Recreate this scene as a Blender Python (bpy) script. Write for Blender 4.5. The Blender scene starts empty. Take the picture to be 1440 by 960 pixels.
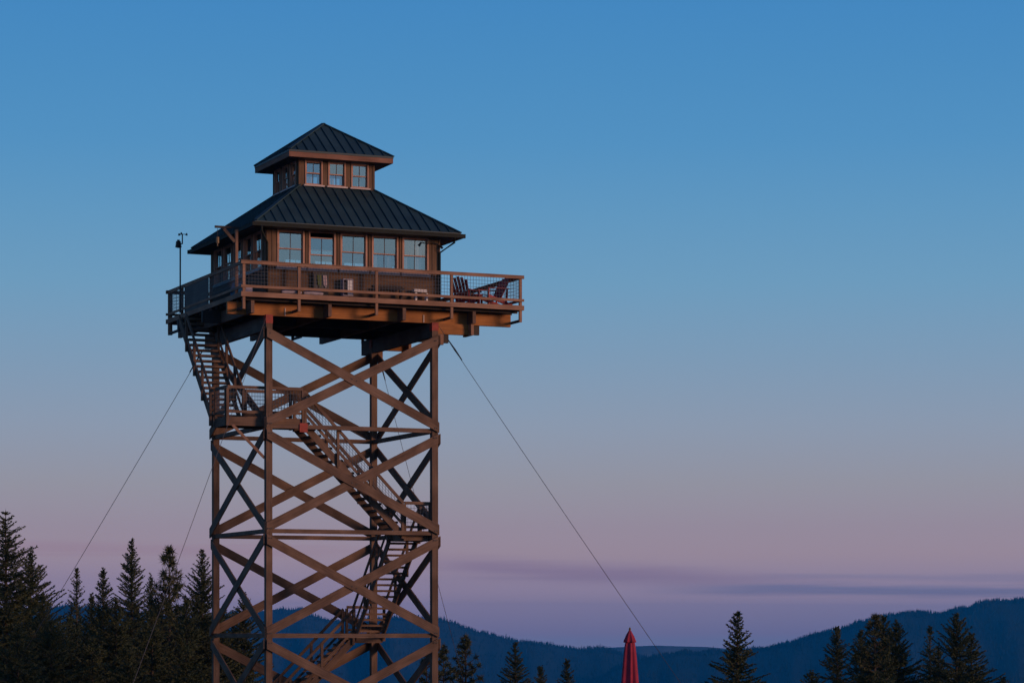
import bpy, math, random
import numpy as np
from mathutils import Vector, Matrix
R = math.radians
random.seed(3)
scn = bpy.context.scene
COL = scn.collection

# ------------------------------------------------------------------ camera
TH = R(23.306); CS, SN = math.cos(TH), math.sin(TH)
F, HY, X0, D0 = 3817.18, 883.19, -8.1018, 89.478       # focal length and horizon row for a 1440 wide picture
CAMX, CAMY = -(X0*CS + D0*SN), X0*SN - D0*CS
cd = bpy.data.cameras.new('camera'); cam = bpy.data.objects.new('camera', cd); COL.objects.link(cam)
cam.location = (CAMX, CAMY, 0); cam.rotation_euler = (R(90), 0, -TH)
cd.sensor_width = 36; cd.lens = F/1440*36; cd.shift_y = (HY-480)/1440
cd.clip_start = 0.5; cd.clip_end = 60000
scn.camera = cam

def at(px, d, z=0.0):
    """world point on the column px of the picture, d metres in front of the camera"""
    X = (px-720)/F*d
    return Vector((CAMX + X*CS + d*SN, CAMY - X*SN + d*CS, z))
def zat(py, d): return (HY-py)/F*d

# ------------------------------------------------------------------ sky and light
SUN_AZ = R(141)         # compass direction of the sunset, clockwise from +Y
SUN_EL = R(7.5)
SUN_STRENGTH = 2.3
SUN_COL = (1.0, 0.56, 0.37)
sund = Vector((math.sin(SUN_AZ)*math.cos(SUN_EL), math.cos(SUN_AZ)*math.cos(SUN_EL), math.sin(SUN_EL)))
world = bpy.data.worlds.new('World'); scn.world = world; world.use_nodes = True
nt = world.node_tree; nt.nodes.clear()
def N(nt, t, **k):
    n = nt.nodes.new(t)
    for a, b in k.items(): setattr(n, a, b)
    return n
def L(nt, a, b): nt.links.new(a, b)
def lin(r, g, b):
    f = lambda c: (c/255/12.92) if c/255 <= .04045 else ((c/255+.055)/1.055)**2.4
    return (f(r), f(g), f(b), 1)
def math_n(nt, op, a, b=None, c=None):
    n = N(nt, 'ShaderNodeMath', operation=op)
    for i, v in enumerate((a, b, c)):
        if v is None: continue
        if isinstance(v, (int, float)): n.inputs[i].default_value = v
        else: L(nt, v, n.inputs[i])
    return n.outputs[0]
SKY = [  # picture row -> colour (linear) of the clear sky opposite the sunset
 (899, (0.3389,0.3257,0.5412)),
 (890, (0.3902,0.3172,0.5132)),
 (850, (0.5462,0.4018,0.5427)),
 (815, (0.4249,0.3215,0.4291)),
 (780, (0.4309,0.3258,0.3870)),
 (740, (0.3828,0.3143,0.3794)),
 (680, (0.3444,0.3368,0.3927)),
 (600, (0.2926,0.3532,0.4577)),
 (500, (0.2227,0.3514,0.4996)),
 (400, (0.1645,0.3508,0.5388)),
 (300, (0.1252,0.3256,0.5495)),
 (200, (0.0902,0.2939,0.5537)),
 (100, (0.0737,0.2710,0.5441)),
 (0, (0.0608,0.2511,0.5393)),
 (-500, (.024,.13,.34)), (-2600, (.010,.048,.155)),
]
tc = N(nt, 'ShaderNodeTexCoord')
sep = N(nt, 'ShaderNodeSeparateXYZ'); L(nt, tc.outputs['Generated'], sep.inputs[0])
# elevation scaled so that 0.7 rad -> 1 , with a finer low part : use tan-like value z, ramp on sqrt
zpos = math_n(nt, 'MAXIMUM', math_n(nt, 'ADD', sep.outputs[2], .02), 0.0)
zr = math_n(nt, 'POWER', zpos, .5)
ramp = N(nt, 'ShaderNodeValToRGB'); cr = ramp.color_ramp
L(nt, zr, ramp.inputs[0])
pts = []
for row, col in SKY:
    t = (HY-row)/F; zz = t/math.sqrt(1+t*t); pts.append((math.sqrt(max(zz+.02, 0)), (*col, 1)))
while len(cr.elements) < len(pts): cr.elements.new(0.5)
for e, (p, c) in zip(cr.elements, pts): e.position = p; e.color = c
# thin bands of cloud just above the far ridge: noise stretched along the horizon
az = math_n(nt, 'ADD', math_n(nt, 'MULTIPLY', sep.outputs[0], CS), math_n(nt, 'MULTIPLY', sep.outputs[1], -SN))  # sideways direction
cxyz = N(nt, 'ShaderNodeCombineXYZ'); L(nt, math_n(nt, 'MULTIPLY', az, 14.0), cxyz.inputs[0]); L(nt, math_n(nt, 'MULTIPLY', sep.outputs[2], 420.0), cxyz.inputs[1])
nz = N(nt, 'ShaderNodeTexNoise'); nz.inputs['Scale'].default_value = 1.0; nz.inputs['Detail'].default_value = 4; nz.inputs['Roughness'].default_value = .55
L(nt, cxyz.outputs[0], nz.inputs['Vector'])
def band(row, slope, half, x0, x1, x2, x3, warp):
    """soft streak of cloud: row at column 720, slope in rows per column, fading in x0..x1 and out x2..x3"""
    w = math_n(nt, 'ADD', sep.outputs[2], math_n(nt, 'MULTIPLY', math_n(nt, 'SUBTRACT', nz.outputs[0], .5), warp))
    d = math_n(nt, 'ABSOLUTE', math_n(nt, 'DIVIDE', math_n(nt, 'SUBTRACT', w, math_n(nt, 'MULTIPLY_ADD', az, -slope, (HY-row)/F)), half/F))
    def sm(v, a, b):
        m = N(nt, 'ShaderNodeMapRange', interpolation_type='SMOOTHSTEP'); L(nt, v, m.inputs[0])
        m.inputs[1].default_value = a; m.inputs[2].default_value = b; return m.outputs[0]
    q = lambda x: (x-720)/F
    m = math_n(nt, 'SUBTRACT', 1.0, sm(d, 0.0, 1.0))
    return math_n(nt, 'MULTIPLY', math_n(nt, 'MULTIPLY', m, sm(az, q(x0), q(x1))), math_n(nt, 'SUBTRACT', 1.0, sm(az, q(x2), q(x3))))
b1 = band(827, .006, 12, 860, 1120, 1900, 2200, .0055)
b2 = band(799, .05, 22, 540, 700, 880, 1250, .007)
b3 = band(778, .01, 14, -300, 0, 330, 700, .006)
b4 = band(812, .0, 9, 1000, 1150, 1500, 1900, .006)
mixa = N(nt, 'ShaderNodeMix', data_type='RGBA'); L(nt, math_n(nt, 'MULTIPLY', b2, .6), mixa.inputs[0]); L(nt, ramp.outputs[0], mixa.inputs[6]); mixa.inputs[7].default_value = (.285, .195, .32, 1)
mixb = N(nt, 'ShaderNodeMix', data_type='RGBA'); L(nt, math_n(nt, 'MULTIPLY', math_n(nt, 'MAXIMUM', b1, math_n(nt, 'MULTIPLY', b4, .4)), .85), mixb.inputs[0]); L(nt, mixa.outputs[2], mixb.inputs[6]); mixb.inputs[7].default_value = (.24, .225, .385, 1)
mixc = N(nt, 'ShaderNodeMix', data_type='RGBA'); L(nt, math_n(nt, 'MULTIPLY', b3, .5), mixc.inputs[0]); L(nt, mixb.outputs[2], mixc.inputs[6]); mixc.inputs[7].default_value = (.39, .26, .335, 1)
bg1 = N(nt, 'ShaderNodeBackground'); L(nt, mixc.outputs[2], bg1.inputs[0]); bg1.inputs[1].default_value = 1.0
# the sunset half of the sky, behind the camera
sky = N(nt, 'ShaderNodeTexSky', sky_type='NISHITA'); sky.sun_disc = False
sky.sun_elevation = R(2.0); sky.sun_rotation = SUN_AZ; sky.air_density = 1.3; sky.dust_density = 2.0; sky.ozone_density = 2.0
bg2 = N(nt, 'ShaderNodeBackground'); L(nt, sky.outputs[0], bg2.inputs[0]); bg2.inputs[1].default_value = 0.06
dt = N(nt, 'ShaderNodeVectorMath', operation='DOT_PRODUCT'); L(nt, tc.outputs['Generated'], dt.inputs[0]); dt.inputs[1].default_value = (math.sin(SUN_AZ), math.cos(SUN_AZ), 0)
mr = N(nt, 'ShaderNodeMapRange', interpolation_type='SMOOTHSTEP'); L(nt, dt.outputs['Value'], mr.inputs[0]); mr.inputs[1].default_value = -0.15; mr.inputs[2].default_value = 0.85
mxk = N(nt, 'ShaderNodeMixShader'); L(nt, mr.outputs[0], mxk.inputs[0]); L(nt, bg2.outputs[0], mxk.inputs[2])   # only on the sunset side
mxs = N(nt, 'ShaderNodeAddShader'); L(nt, bg1.outputs[0], mxs.inputs[0]); L(nt, mxk.outputs[0], mxs.inputs[1])
wo = N(nt, 'ShaderNodeOutputWorld'); L(nt, mxs.outputs[0], wo.inputs[0])

sl = bpy.data.lights.new('sun', 'SUN'); so = bpy.data.objects.new('sun', sl); COL.objects.link(so)
sl.energy = SUN_STRENGTH; sl.color = SUN_COL; sl.angle = R(16)
so.rotation_euler = sund.to_track_quat('Z', 'Y').to_euler(); so.location = (-20, -60, 40)
scn.view_settings.view_transform = 'Standard'; scn.view_settings.look = 'None'
scn.view_settings.exposure = 0.0; scn.view_settings.gamma = 1.0; scn.view_settings.use_curve_mapping = False
scn.render.engine = 'CYCLES'
try:
    scn.cycles.use_denoising = True; scn.cycles.max_bounces = 8; scn.cycles.transparent_max_bounces = 16
    scn.cycles.volume_bounces = 0
except Exception: pass

# ------------------------------------------------------------------ helpers
class MB:
    """collects boxes, boards, tubes and turns into one mesh"""
    def __init__(s): s.v = []; s.f = []; s.uv = []
    def hexa(s, p, uvl=None):
        """8 corners: p[0:4] start ring, p[4:8] end ring"""
        b = len(s.v); s.v += [tuple(q) for q in p]
        ln = (Vector(p[4])-Vector(p[0])).length; w = (Vector(p[1])-Vector(p[0])).length; h = (Vector(p[3])-Vector(p[0])).length
        ou, ov = random.random()*50, random.random()*50
        for i, j, wd in ((0,1,w), (1,2,h), (2,3,w), (3,0,h)):
            s.f.append((b+4+i, b+4+j, b+j, b+i)); s.uv += [(ou+ln,ov),(ou+ln,ov+wd),(ou,ov+wd),(ou,ov)]
        for q in ((0,1,2,3), (7,6,5,4)):
            s.f.append(tuple(b+i for i in q)); s.uv += [(ou,ov),(ou+.02,ov),(ou+.02,ov+h),(ou,ov+h)]
    def box(s, x0, x1, y0, y1, z0, z1):
        dx, dy, dz = x1-x0, y1-y0, z1-z0
        if dx >= dy and dx >= dz: s.hexa([(x0,y0,z0),(x0,y0,z1),(x0,y1,z1),(x0,y1,z0),(x1,y0,z0),(x1,y0,z1),(x1,y1,z1),(x1,y1,z0)])
        elif dy >= dz: s.hexa([(x0,y0,z0),(x1,y0,z0),(x1,y0,z1),(x0,y0,z1),(x0,y1,z0),(x1,y1,z0),(x1,y1,z1),(x0,y1,z1)])
        else: s.hexa([(x0,y0,z0),(x0,y1,z0),(x1,y1,z0),(x1,y0,z0),(x0,y0,z1),(x0,y1,z1),(x1,y1,z1),(x1,y0,z1)])
        return s
    def board(s, a, b, w, h, up=(0,0,1)):
        """w across (horizontal), h in the up direction"""
        a, b, up = Vector(a), Vector(b), Vector(up); d = (b-a).normalized()
        sx = d.cross(up).normalized(); uu = sx.cross(d).normalized()
        o = [sx*(-w/2)+uu*(-h/2), sx*(w/2)+uu*(-h/2), sx*(w/2)+uu*(h/2), sx*(-w/2)+uu*(h/2)]
        s.hexa([a+q for q in o]+[b+q for q in o]); return s
    def slab(s, quad, nrm, t):
        """thick quad: quad corners q0..q3, extruded along nrm by t"""
        n = Vector(nrm)*t; q = [Vector(p) for p in quad]
        s.hexa([q[0], q[1], q[1]+n, q[0]+n, q[3], q[2], q[2]+n, q[3]+n]); return s
    def tube(s, pts, r, n=6, r1=None, cap=True):
        pts = [Vector(p) for p in pts]; rings = []
        for i, p in enumerate(pts):
            d = (pts[min(i+1, len(pts)-1)]-pts[max(i-1, 0)]).normalized()
            a = d.cross(Vector((0,0,1)) if abs(d.z) < .95 else Vector((1,0,0))).normalized(); c = d.cross(a)
            t = i/max(1, len(pts)-1)
            rr = (r[i] if isinstance(r, (list, tuple)) else (r if r1 is None else r+(r1-r)*t))
            b = len(s.v); rings.append(b)
            s.v += [tuple(p+(a*math.cos(2*math.pi*k/n)+c*math.sin(2*math.pi*k/n))*rr) for k in range(n)]
        for i in range(len(rings)-1):
            for k in range(n):
                k2 = (k+1) % n
                s.f.append((rings[i]+k, rings[i]+k2, rings[i+1]+k2, rings[i+1]+k)); s.uv += [(i,k),(i,k+1),(i+1,k+1),(i+1,k)]
        if cap:
            s.f.append(tuple(rings[0]+k for k in reversed(range(n)))); s.uv += [(0,0)]*n
            s.f.append(tuple(rings[-1]+k for k in range(n))); s.uv += [(0,0)]*n
        return s
    def poly(s, pts):
        b = len(s.v); s.v += [tuple(p) for p in pts]; s.f.append(tuple(range(b, b+len(pts)))); s.uv += [(p[0], p[1]) for p in pts]; return s
    def build(s, name, mat, parent=None, smooth=False):
        me = bpy.data.meshes.new(name); me.from_pydata(s.v, [], s.f)
        ul = me.uv_layers.new(name='UVMap'); ul.data.foreach_set('uv', np.array(s.uv, 'f').ravel())
        me.materials.append(mat)
        if smooth: me.polygons.foreach_set('use_smooth', [True]*len(me.polygons))
        me.update()
        o = bpy.data.objects.new(name, me); COL.objects.link(o)
        if parent is not None: put(o, parent)
        return o
WM = {}
def put(o, parent):
    o.parent = parent
    o.matrix_parent_inverse = WM.get(parent.name, Matrix.Identity(4)).inverted()
def tag(o, label=None, cat=None, group=None, kind=None):
    for k, v in (('label', label), ('category', cat), ('group', group), ('kind', kind)):
        if v: o[k] = v
    return o
def empty(name, loc=(0,0,0), rz=0.0):
    o = bpy.data.objects.new(name, None); COL.objects.link(o); o.location = loc; o.rotation_euler = (0,0,rz); o.empty_display_size = .3
    WM[o.name] = Matrix.Translation(Vector(loc)) @ Matrix.Rotation(rz, 4, 'Z')
    return o
def local(o, parent):
    """child whose mesh is already written in the parent's own space"""
    o.parent = parent; o.matrix_parent_inverse = Matrix.Identity(4); return o

# ------------------------------------------------------------------ materials
def mat(name, col, rough=.7, metal=0.0, spec=.4):
    m = bpy.data.materials.new(name); m.use_nodes = True
    b = m.node_tree.nodes['Principled BSDF']; b.inputs['Base Color'].default_value = (*col, 1)
    b.inputs['Roughness'].default_value = rough; b.inputs['Metallic'].default_value = metal
    b.inputs['Specular IOR Level'].default_value = spec
    return m
def wood(name, col, var=.24, dark=.28, rough=.75, grain=(1.2, 38), tint=(.9, 1.0, 1.06)):
    """boards: grain along the UV length, weathered patches, knots, board to board changes"""
    m = mat(name, col, rough, 0, .25); nt = m.node_tree; b = nt.nodes['Principled BSDF']
    t = N(nt, 'ShaderNodeTexCoord'); mp = N(nt, 'ShaderNodeMapping'); mp.inputs['Scale'].default_value = (grain[0], grain[1], 1); L(nt, t.outputs['UV'], mp.inputs[0])
    n1 = N(nt, 'ShaderNodeTexNoise'); n1.inputs['Scale'].default_value = 1; n1.inputs['Detail'].default_value = 5; L(nt, mp.outputs[0], n1.inputs['Vector'])
    n2 = N(nt, 'ShaderNodeTexNoise'); n2.inputs['Scale'].default_value = 1.3; n2.inputs['Detail'].default_value = 4; L(nt, t.outputs['UV'], n2.inputs['Vector'])
    mp3 = N(nt, 'ShaderNodeMapping'); mp3.inputs['Scale'].default_value = (2.2, 6, 1); L(nt, t.outputs['UV'], mp3.inputs[0])
    vo = N(nt, 'ShaderNodeTexVoronoi'); vo.inputs['Scale'].default_value = 1.0; L(nt, mp3.outputs[0], vo.inputs['Vector'])
    kn = N(nt, 'ShaderNodeMapRange'); L(nt, vo.outputs['Distance'], kn.inputs[0]); kn.inputs[1].default_value = .03; kn.inputs[2].default_value = .16; kn.inputs[3].default_value = .65; kn.inputs[4].default_value = 1
    r1 = N(nt, 'ShaderNodeMapRange'); L(nt, n1.outputs[0], r1.inputs[0]); r1.inputs[1].default_value = .3; r1.inputs[2].default_value = .7; r1.inputs[3].default_value = 1-var; r1.inputs[4].default_value = 1+var*.8
    r2 = N(nt, 'ShaderNodeMapRange'); L(nt, n2.outputs[0], r2.inputs[0]); r2.inputs[1].default_value = .35; r2.inputs[2].default_value = .68; r2.inputs[3].default_value = 1-dark; r2.inputs[4].default_value = 1.15
    k = math_n(nt, 'MULTIPLY', math_n(nt, 'MULTIPLY', r1.outputs[0], r2.outputs[0]), kn.outputs[0])
    vm = N(nt, 'ShaderNodeVectorMath', operation='SCALE'); vm.inputs[0].default_value = col; L(nt, k, vm.inputs['Scale'])
    mx = N(nt, 'ShaderNodeMix', data_type='RGBA', blend_type='MULTIPLY'); mx.inputs[7].default_value = (*tint, 1)
    L(nt, n2.outputs[0], mx.inputs[0]); L(nt, vm.outputs[0], mx.inputs[6]); L(nt, mx.outputs[2], b.inputs['Base Color'])
    bp = N(nt, 'ShaderNodeBump'); bp.inputs['Strength'].default_value = .35; bp.inputs['Distance'].default_value = .01; L(nt, n1.outputs[0], bp.inputs['Height']); L(nt, bp.outputs[0], b.inputs['Normal'])
    return m
def speckle(name, col, amt=.35, scale=3.0, rough=.7, metal=0.0, spec=.4, coord='Object'):
    m = mat(name, col, rough, metal, spec); nt = m.node_tree; b = nt.nodes['Principled BSDF']
    t = N(nt, 'ShaderNodeTexCoord'); n = N(nt, 'ShaderNodeTexNoise'); n.inputs['Scale'].default_value = scale; n.inputs['Detail'].default_value = 6; L(nt, t.outputs[coord], n.inputs['Vector'])
    r = N(nt, 'ShaderNodeMapRange'); L(nt, n.outputs[0], r.inputs[0]); r.inputs[1].default_value = .3; r.inputs[2].default_value = .7; r.inputs[3].default_value = 1-amt; r.inputs[4].default_value = 1+amt
    vm = N(nt, 'ShaderNodeVectorMath', operation='SCALE'); vm.inputs[0].default_value = col; L(nt, r.outputs[0], vm.inputs['Scale']); L(nt, vm.outputs[0], b.inputs['Base Color'])
    r3 = N(nt, 'ShaderNodeMapRange'); L(nt, n.outputs[0], r3.inputs[0]); r3.inputs[3].default_value = max(.05, rough-.12); r3.inputs[4].default_value = min(1, rough+.12); L(nt, r3.outputs[0], b.inputs['Roughness'])
    return m
M = dict(
    frame=wood('weathered_timber', (.182, .108, .072), var=.34, dark=.38),
    frame_in=wood('inner_timber', (.17, .10, .072)),
    rail=wood('cedar_rail', (.32, .172, .108)),
    beam=wood('orange_glulam', (.38, .15, .045)),
    under=wood('dark_shaded_timber', (.062, .048, .042)),  # dark timber; the shade below the deck is put into this colour
    deck=wood('deck_boards', (.28, .19, .14)),
    siding=wood('brown_siding', (.155, .088, .050), grain=(1, 26), var=.22),
    trim=wood('window_trim', (.50, .27, .19), var=.18, dark=.2),
    sill=wood('pale_sill', (.58, .46, .41), var=.12, dark=.15),
    muntin=wood('shaded_muntin', (.085, .055, .045), var=.1),  # shade on the inner bars is put into the colour
    fascia=wood('fascia_board', (.255, .122, .078), var=.25),
    panel=wood('grey_panel', (.12, .11, .10), var=.2),
    roof=speckle('standing_seam_metal', (.022, .050, .060), .22, 1.2, .5, .0, .35),
    gutter=speckle('gutter_metal', (.022, .026, .022), .2, 4, .7, 0, .12),
    dark=mat('dark_metal', (.03, .03, .032), .5, 0, .4),
    wire=mat('galvanised_wire', (.16, .17, .18), .5, .3, .4),
    cable=mat('steel_cable', (.09, .09, .095), .5, .4, .4),
    red=speckle('red_steel_bracket', (.29, .045, .032), .3, 6, .7),
    white=mat('white_paint', (.78, .76, .74), .6),
    curtain=mat('curtain_cloth', (.70, .70, .68), .9),
    inside=wood('interior_boards', (.25, .16, .10)),
    redwood=speckle('red_chair_paint', (.34, .04, .042), .3, 8, .6),
    blue=mat('blue_tarp', (.02, .14, .30), .6),
    lav=speckle('grey_mat', (.36, .33, .40), .2, 6, .9),
    green=mat('green_cloth', (.12, .15, .05), .9), pink=mat('pale_cloth', (.5, .4, .42), .9),
    canvas=speckle('red_canvas', (.36, .03, .062), .18, 5, .85),
    brass=mat('wood_finial', (.20, .13, .06), .5),
    bark=speckle('bark', (.055, .042, .032), .4, 8, .9),
)
def glass_mat():
    m = bpy.data.materials.new('window_glass'); m.use_nodes = True; nt = m.node_tree; nt.nodes.clear()
    tr = N(nt, 'ShaderNodeBsdfTransparent'); tr.inputs[0].default_value = (.82, .86, .86, 1)
    gl = N(nt, 'ShaderNodeBsdfGlossy'); gl.inputs['Roughness'].default_value = .03; gl.inputs['Color'].default_value = (.76, .96, .99, 1)
    fr = N(nt, 'ShaderNodeFresnel'); fr.inputs[0].default_value = 1.55
    k = math_n(nt, 'ADD', math_n(nt, 'MULTIPLY', fr.outputs[0], .8), .32)
    mx = N(nt, 'ShaderNodeMixShader'); L(nt, k, mx.inputs[0]); L(nt, tr.outputs[0], mx.inputs[1]); L(nt, gl.outputs[0], mx.inputs[2])
    o = N(nt, 'ShaderNodeOutputMaterial'); L(nt, mx.outputs[0], o.inputs[0]); return m
M['glass'] = glass_mat()
def leaf_mat(name, col, col2):
    m = mat(name, col, .8, 0, .2); nt = m.node_tree; b = nt.nodes['Principled BSDF']
    t = N(nt, 'ShaderNodeTexCoord'); n = N(nt, 'ShaderNodeTexNoise'); n.inputs['Scale'].default_value = 1.7; n.inputs['Detail'].default_value = 5; L(nt, t.outputs['Object'], n.inputs['Vector'])
    r = N(nt, 'ShaderNodeMapRange'); L(nt, n.outputs[0], r.inputs[0]); r.inputs[1].default_value = .35; r.inputs[2].default_value = .65
    mx = N(nt, 'ShaderNodeMix', data_type='RGBA'); mx.inputs[6].default_value = (*col, 1); mx.inputs[7].default_value = (*col2, 1)
    L(nt, r.outputs[0], mx.inputs[0]); L(nt, mx.outputs[2], b.inputs['Base Color']); return m
M['fir'] = leaf_mat('fir_needles', (.040, .062, .034), (.082, .090, .042))
M['pine'] = leaf_mat('pine_needles', (.044, .060, .028), (.092, .090, .040))
M['thicket'] = leaf_mat('shaded_fir_needles', (.016, .026, .018), (.036, .042, .022))  # darker copy of the fir needles, with shade put into the colour
M['forest'] = leaf_mat('far_forest', (.014, .024, .020), (.022, .032, .024))
M['grass'] = speckle('dry_grass', (.07, .065, .035), .5, .6, .95)
M['far_hill'] = speckle('haze_pale_slopes', (.13, .15, .15), .3, .004, .95)  # paler base colour stands in for haze over the farthest ridge
M['hill'] = speckle('forest_floor', (.018, .028, .022), .3, .01, .95)

# ------------------------------------------------------------------ ground
def hill_top(x, y):
    t = -((x-3)*SN + (y-3)*CS)                   # metres towards the camera from the tower
    s = (x-3)*CS - (y-3)*SN
    z = np.where(t > 0, -3.9 + 2.35*(1-np.exp(-np.maximum(t, 0)/37)), -3.9 + .05*t)
    z = z + .10*np.sin(x*.21)*np.sin(y*.17)*np.clip((np.hypot(x-3, y-3)-12)/20, 0, 1)
    r = np.hypot(x+8, y+30)
    fall = np.maximum(r-150, 0)
    return z - 350*(1-np.exp(-(fall/650)**1.3)) + np.where(t < 0, .05*np.maximum(-t-60, 0), 0) - .0*s
nr, na = 90, 160
rr = np.concatenate([np.linspace(0, 200, 50), np.geomspace(215, 12700, nr-50)])
aa = np.linspace(0, 2*np.pi, na, endpoint=False)
gx = (rr[:, None]*np.cos(aa)[None]+3); gy = (rr[:, None]*np.sin(aa)[None]+3); gz = hill_top(gx, gy)
gz = np.where(rr[:, None] > 2500, np.minimum(gz, -345), gz)
gv = np.stack([gx, gy, gz], -1).reshape(-1, 3)
gf = [(i*na+j, i*na+(j+1) % na, (i+1)*na+(j+1) % na, (i+1)*na+j) for i in range(nr-1) for j in range(na)]
def npmesh(name, v, f, m, smooth=False):
    me = bpy.data.meshes.new(name); me.from_pydata([tuple(p) for p in np.asarray(v).tolist()], [], f if isinstance(f, list) else f.tolist())
    me.materials.append(m)
    if smooth: me.polygons.foreach_set('use_smooth', [True]*len(me.polygons))
    me.update(); o = bpy.data.objects.new(name, me); COL.objects.link(o); return o
tag(npmesh('ground', gv, gf, M['grass'], True), kind='structure')

# ------------------------------------------------------------------ far hills with their forest
rng = np.random.default_rng(7)
def vnoise(x, y, seed):
    """smooth value noise"""
    g = np.random.default_rng(seed).random((64, 64))
    xi, yi = np.floor(x).astype(int), np.floor(y).astype(int); fx, fy = x-xi, y-yi
    fx, fy = fx*fx*(3-2*fx), fy*fy*(3-2*fy)
    a = g[xi % 64, yi % 64]; b = g[(xi+1) % 64, yi % 64]; c = g[xi % 64, (yi+1) % 64]; d = g[(xi+1) % 64, (yi+1) % 64]
    return (a*(1-fx)+b*fx)*(1-fy)+(c*(1-fx)+d*fx)*fy
def polar(px, d, z):
    X = (px-720)/F*d
    return np.stack([CAMX+X*CS+d*SN, CAMY-X*SN+d*CS, z], -1)
def make_hill(profile, dist, base, width, seed, ntree, th, m='hill'):
    xs = np.arange(profile[0][0], profile[-1][0]+.1, 5.0)
    crest = (HY-np.interp(xs, [p[0] for p in profile], [p[1] for p in profile]))/F*dist - th*.75
    rows = np.concatenate([np.linspace(-1, 0, 34), np.linspace(.02, .4, 12)])
    dd = dist + rows[:, None]*width + 0*xs[None]
    wob = (vnoise(xs[None]*.02+0*dd, rows[:, None]*2.2+0*dd, seed)-.5)
    k = np.where(rows < 0, np.clip(1+rows, 0, 1), np.clip(1-rows*.8, 0, 1))[:, None]
    shp = k**1.25
    zz = base + (crest[None]-base)*shp + wob*150*shp*(1-shp)*2 + (vnoise(xs[None]*.06+0*dd, rows[:, None]*7+0*dd, seed+1)-.5)*46*shp*(1-shp)*2
    P = polar(xs[None]+0*dd, dd, zz); nrw, nc = zz.shape
    f = [(i*nc+j, i*nc+j+1, (i+1)*nc+j+1, (i+1)*nc+j) for i in range(nrw-1) for j in range(nc-1)]
    tag(npmesh('hills', P.reshape(-1, 3), f, M[m], True), kind='structure')
    # trees: half along the crest, half over the face
    n1 = int(ntree*.35); ti = np.concatenate([rng.uniform(32.2, 33.6, n1), 33*np.sqrt(rng.uniform(.12, 1, ntree-n1))]); tj = rng.uniform(0, nc-1.001, ntree)
    i0 = np.minimum(ti.astype(int), nrw-2); j0 = tj.astype(int); fi, fj = (ti-i0)[:, None], (tj-j0)[:, None]
    Q = (P[i0, j0]*(1-fj)+P[i0, j0+1]*fj)*(1-fi)+(P[i0+1, j0]*(1-fj)+P[i0+1, j0+1]*fj)*fi
    h = th*rng.uniform(.7, 1.1, ntree)*(.45+.85*vnoise(tj*.35, ti*.5, seed+5))*np.where(rng.random(ntree) < .03, 1.4, 1); w = h*rng.uniform(.13, .24, ntree)
    return Q, h, w
RA = [(-2000,985),(-1700,955),(-1350,905),(-1000,868),(-700,846),(-360,835),(-200,842),(0,852),(40,853),(62,851),(95,847),(150,852),(230,860),(300,866),(330,858),(385,852),(424,852),(440,861),(460,866),(500,870),(540,864),(575,863),(600,864),(617,866),(642,871),(662,881),(700,889),(725,897),(737,897),(777,902),(808,907),(848,908),(877,914),(918,921),(980,935),(1100,965)]
RB = [(820,960),(880,928),(918,919.5),(944,913),(962,911),(984,913),(1011,911),(1055,908),(1082,907),(1109,901),(1131,892),(1154,886),(1183,880),(1218,868.5),(1242,861.5),(1265,857),(1301,856),(1317,857),(1338,853),(1360,848.5),(1383,842),(1412,839),(1440,836.7),(1560,828),(1800,822),(2100,836),(2500,872),(2900,935),(3100,980)]
RC = [(780,914),(840,910),(895,907),(924,906),(953,907),(993,908),(1040,912),(1080,918)]
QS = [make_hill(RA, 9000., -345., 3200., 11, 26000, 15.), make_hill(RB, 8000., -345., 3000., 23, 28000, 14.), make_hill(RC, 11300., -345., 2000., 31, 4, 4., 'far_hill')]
Q = np.concatenate([q[0] for q in QS]); h = np.concatenate([q[1] for q in QS]); w = np.concatenate([q[2] for q in QS])
nT = len(h); ang = np.arange(5)*2*np.pi/5
base = Q[:, None, :] + np.stack([np.cos(ang)[None]*w[:, None], np.sin(ang)[None]*w[:, None], np.full((nT, 5), -3.)], -1)
apex = Q + np.stack([0*h, 0*h, h], -1)
fv = np.concatenate([base.reshape(-1, 3), apex]); b5 = np.arange(nT)[:, None]*5; k5 = np.arange(5)[None]
ff = np.stack([b5+k5, b5+(k5+1) % 5, np.broadcast_to(nT*5+np.arange(nT)[:, None], (nT, 5))], -1).reshape(-1, 3)
tag(npmesh('distant_forest', fv, ff, M['forest']), 'dark forest covering the blue far hills', 'forest', kind='stuff')

# ------------------------------------------------------------------ haze
HAZE_DENS = 8e-5
hz = MB(); hz.box(-12900, 12900, -12900, 12900, -352, 128)
mh = bpy.data.materials.new('haze_air'); mh.use_nodes = True; hn = mh.node_tree; hn.nodes.clear()
pv = N(hn, 'ShaderNodeVolumePrincipled'); pv.inputs['Color'].default_value = (.01, .43, .88, 1); pv.inputs['Density'].default_value = HAZE_DENS; pv.inputs['Anisotropy'].default_value = .5
ho = N(hn, 'ShaderNodeOutputMaterial'); L(hn, pv.outputs[0], ho.inputs['Volume'])
tag(hz.build('haze', mh), 'thin blue evening haze over the valley', 'haze', kind='stuff')

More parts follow.
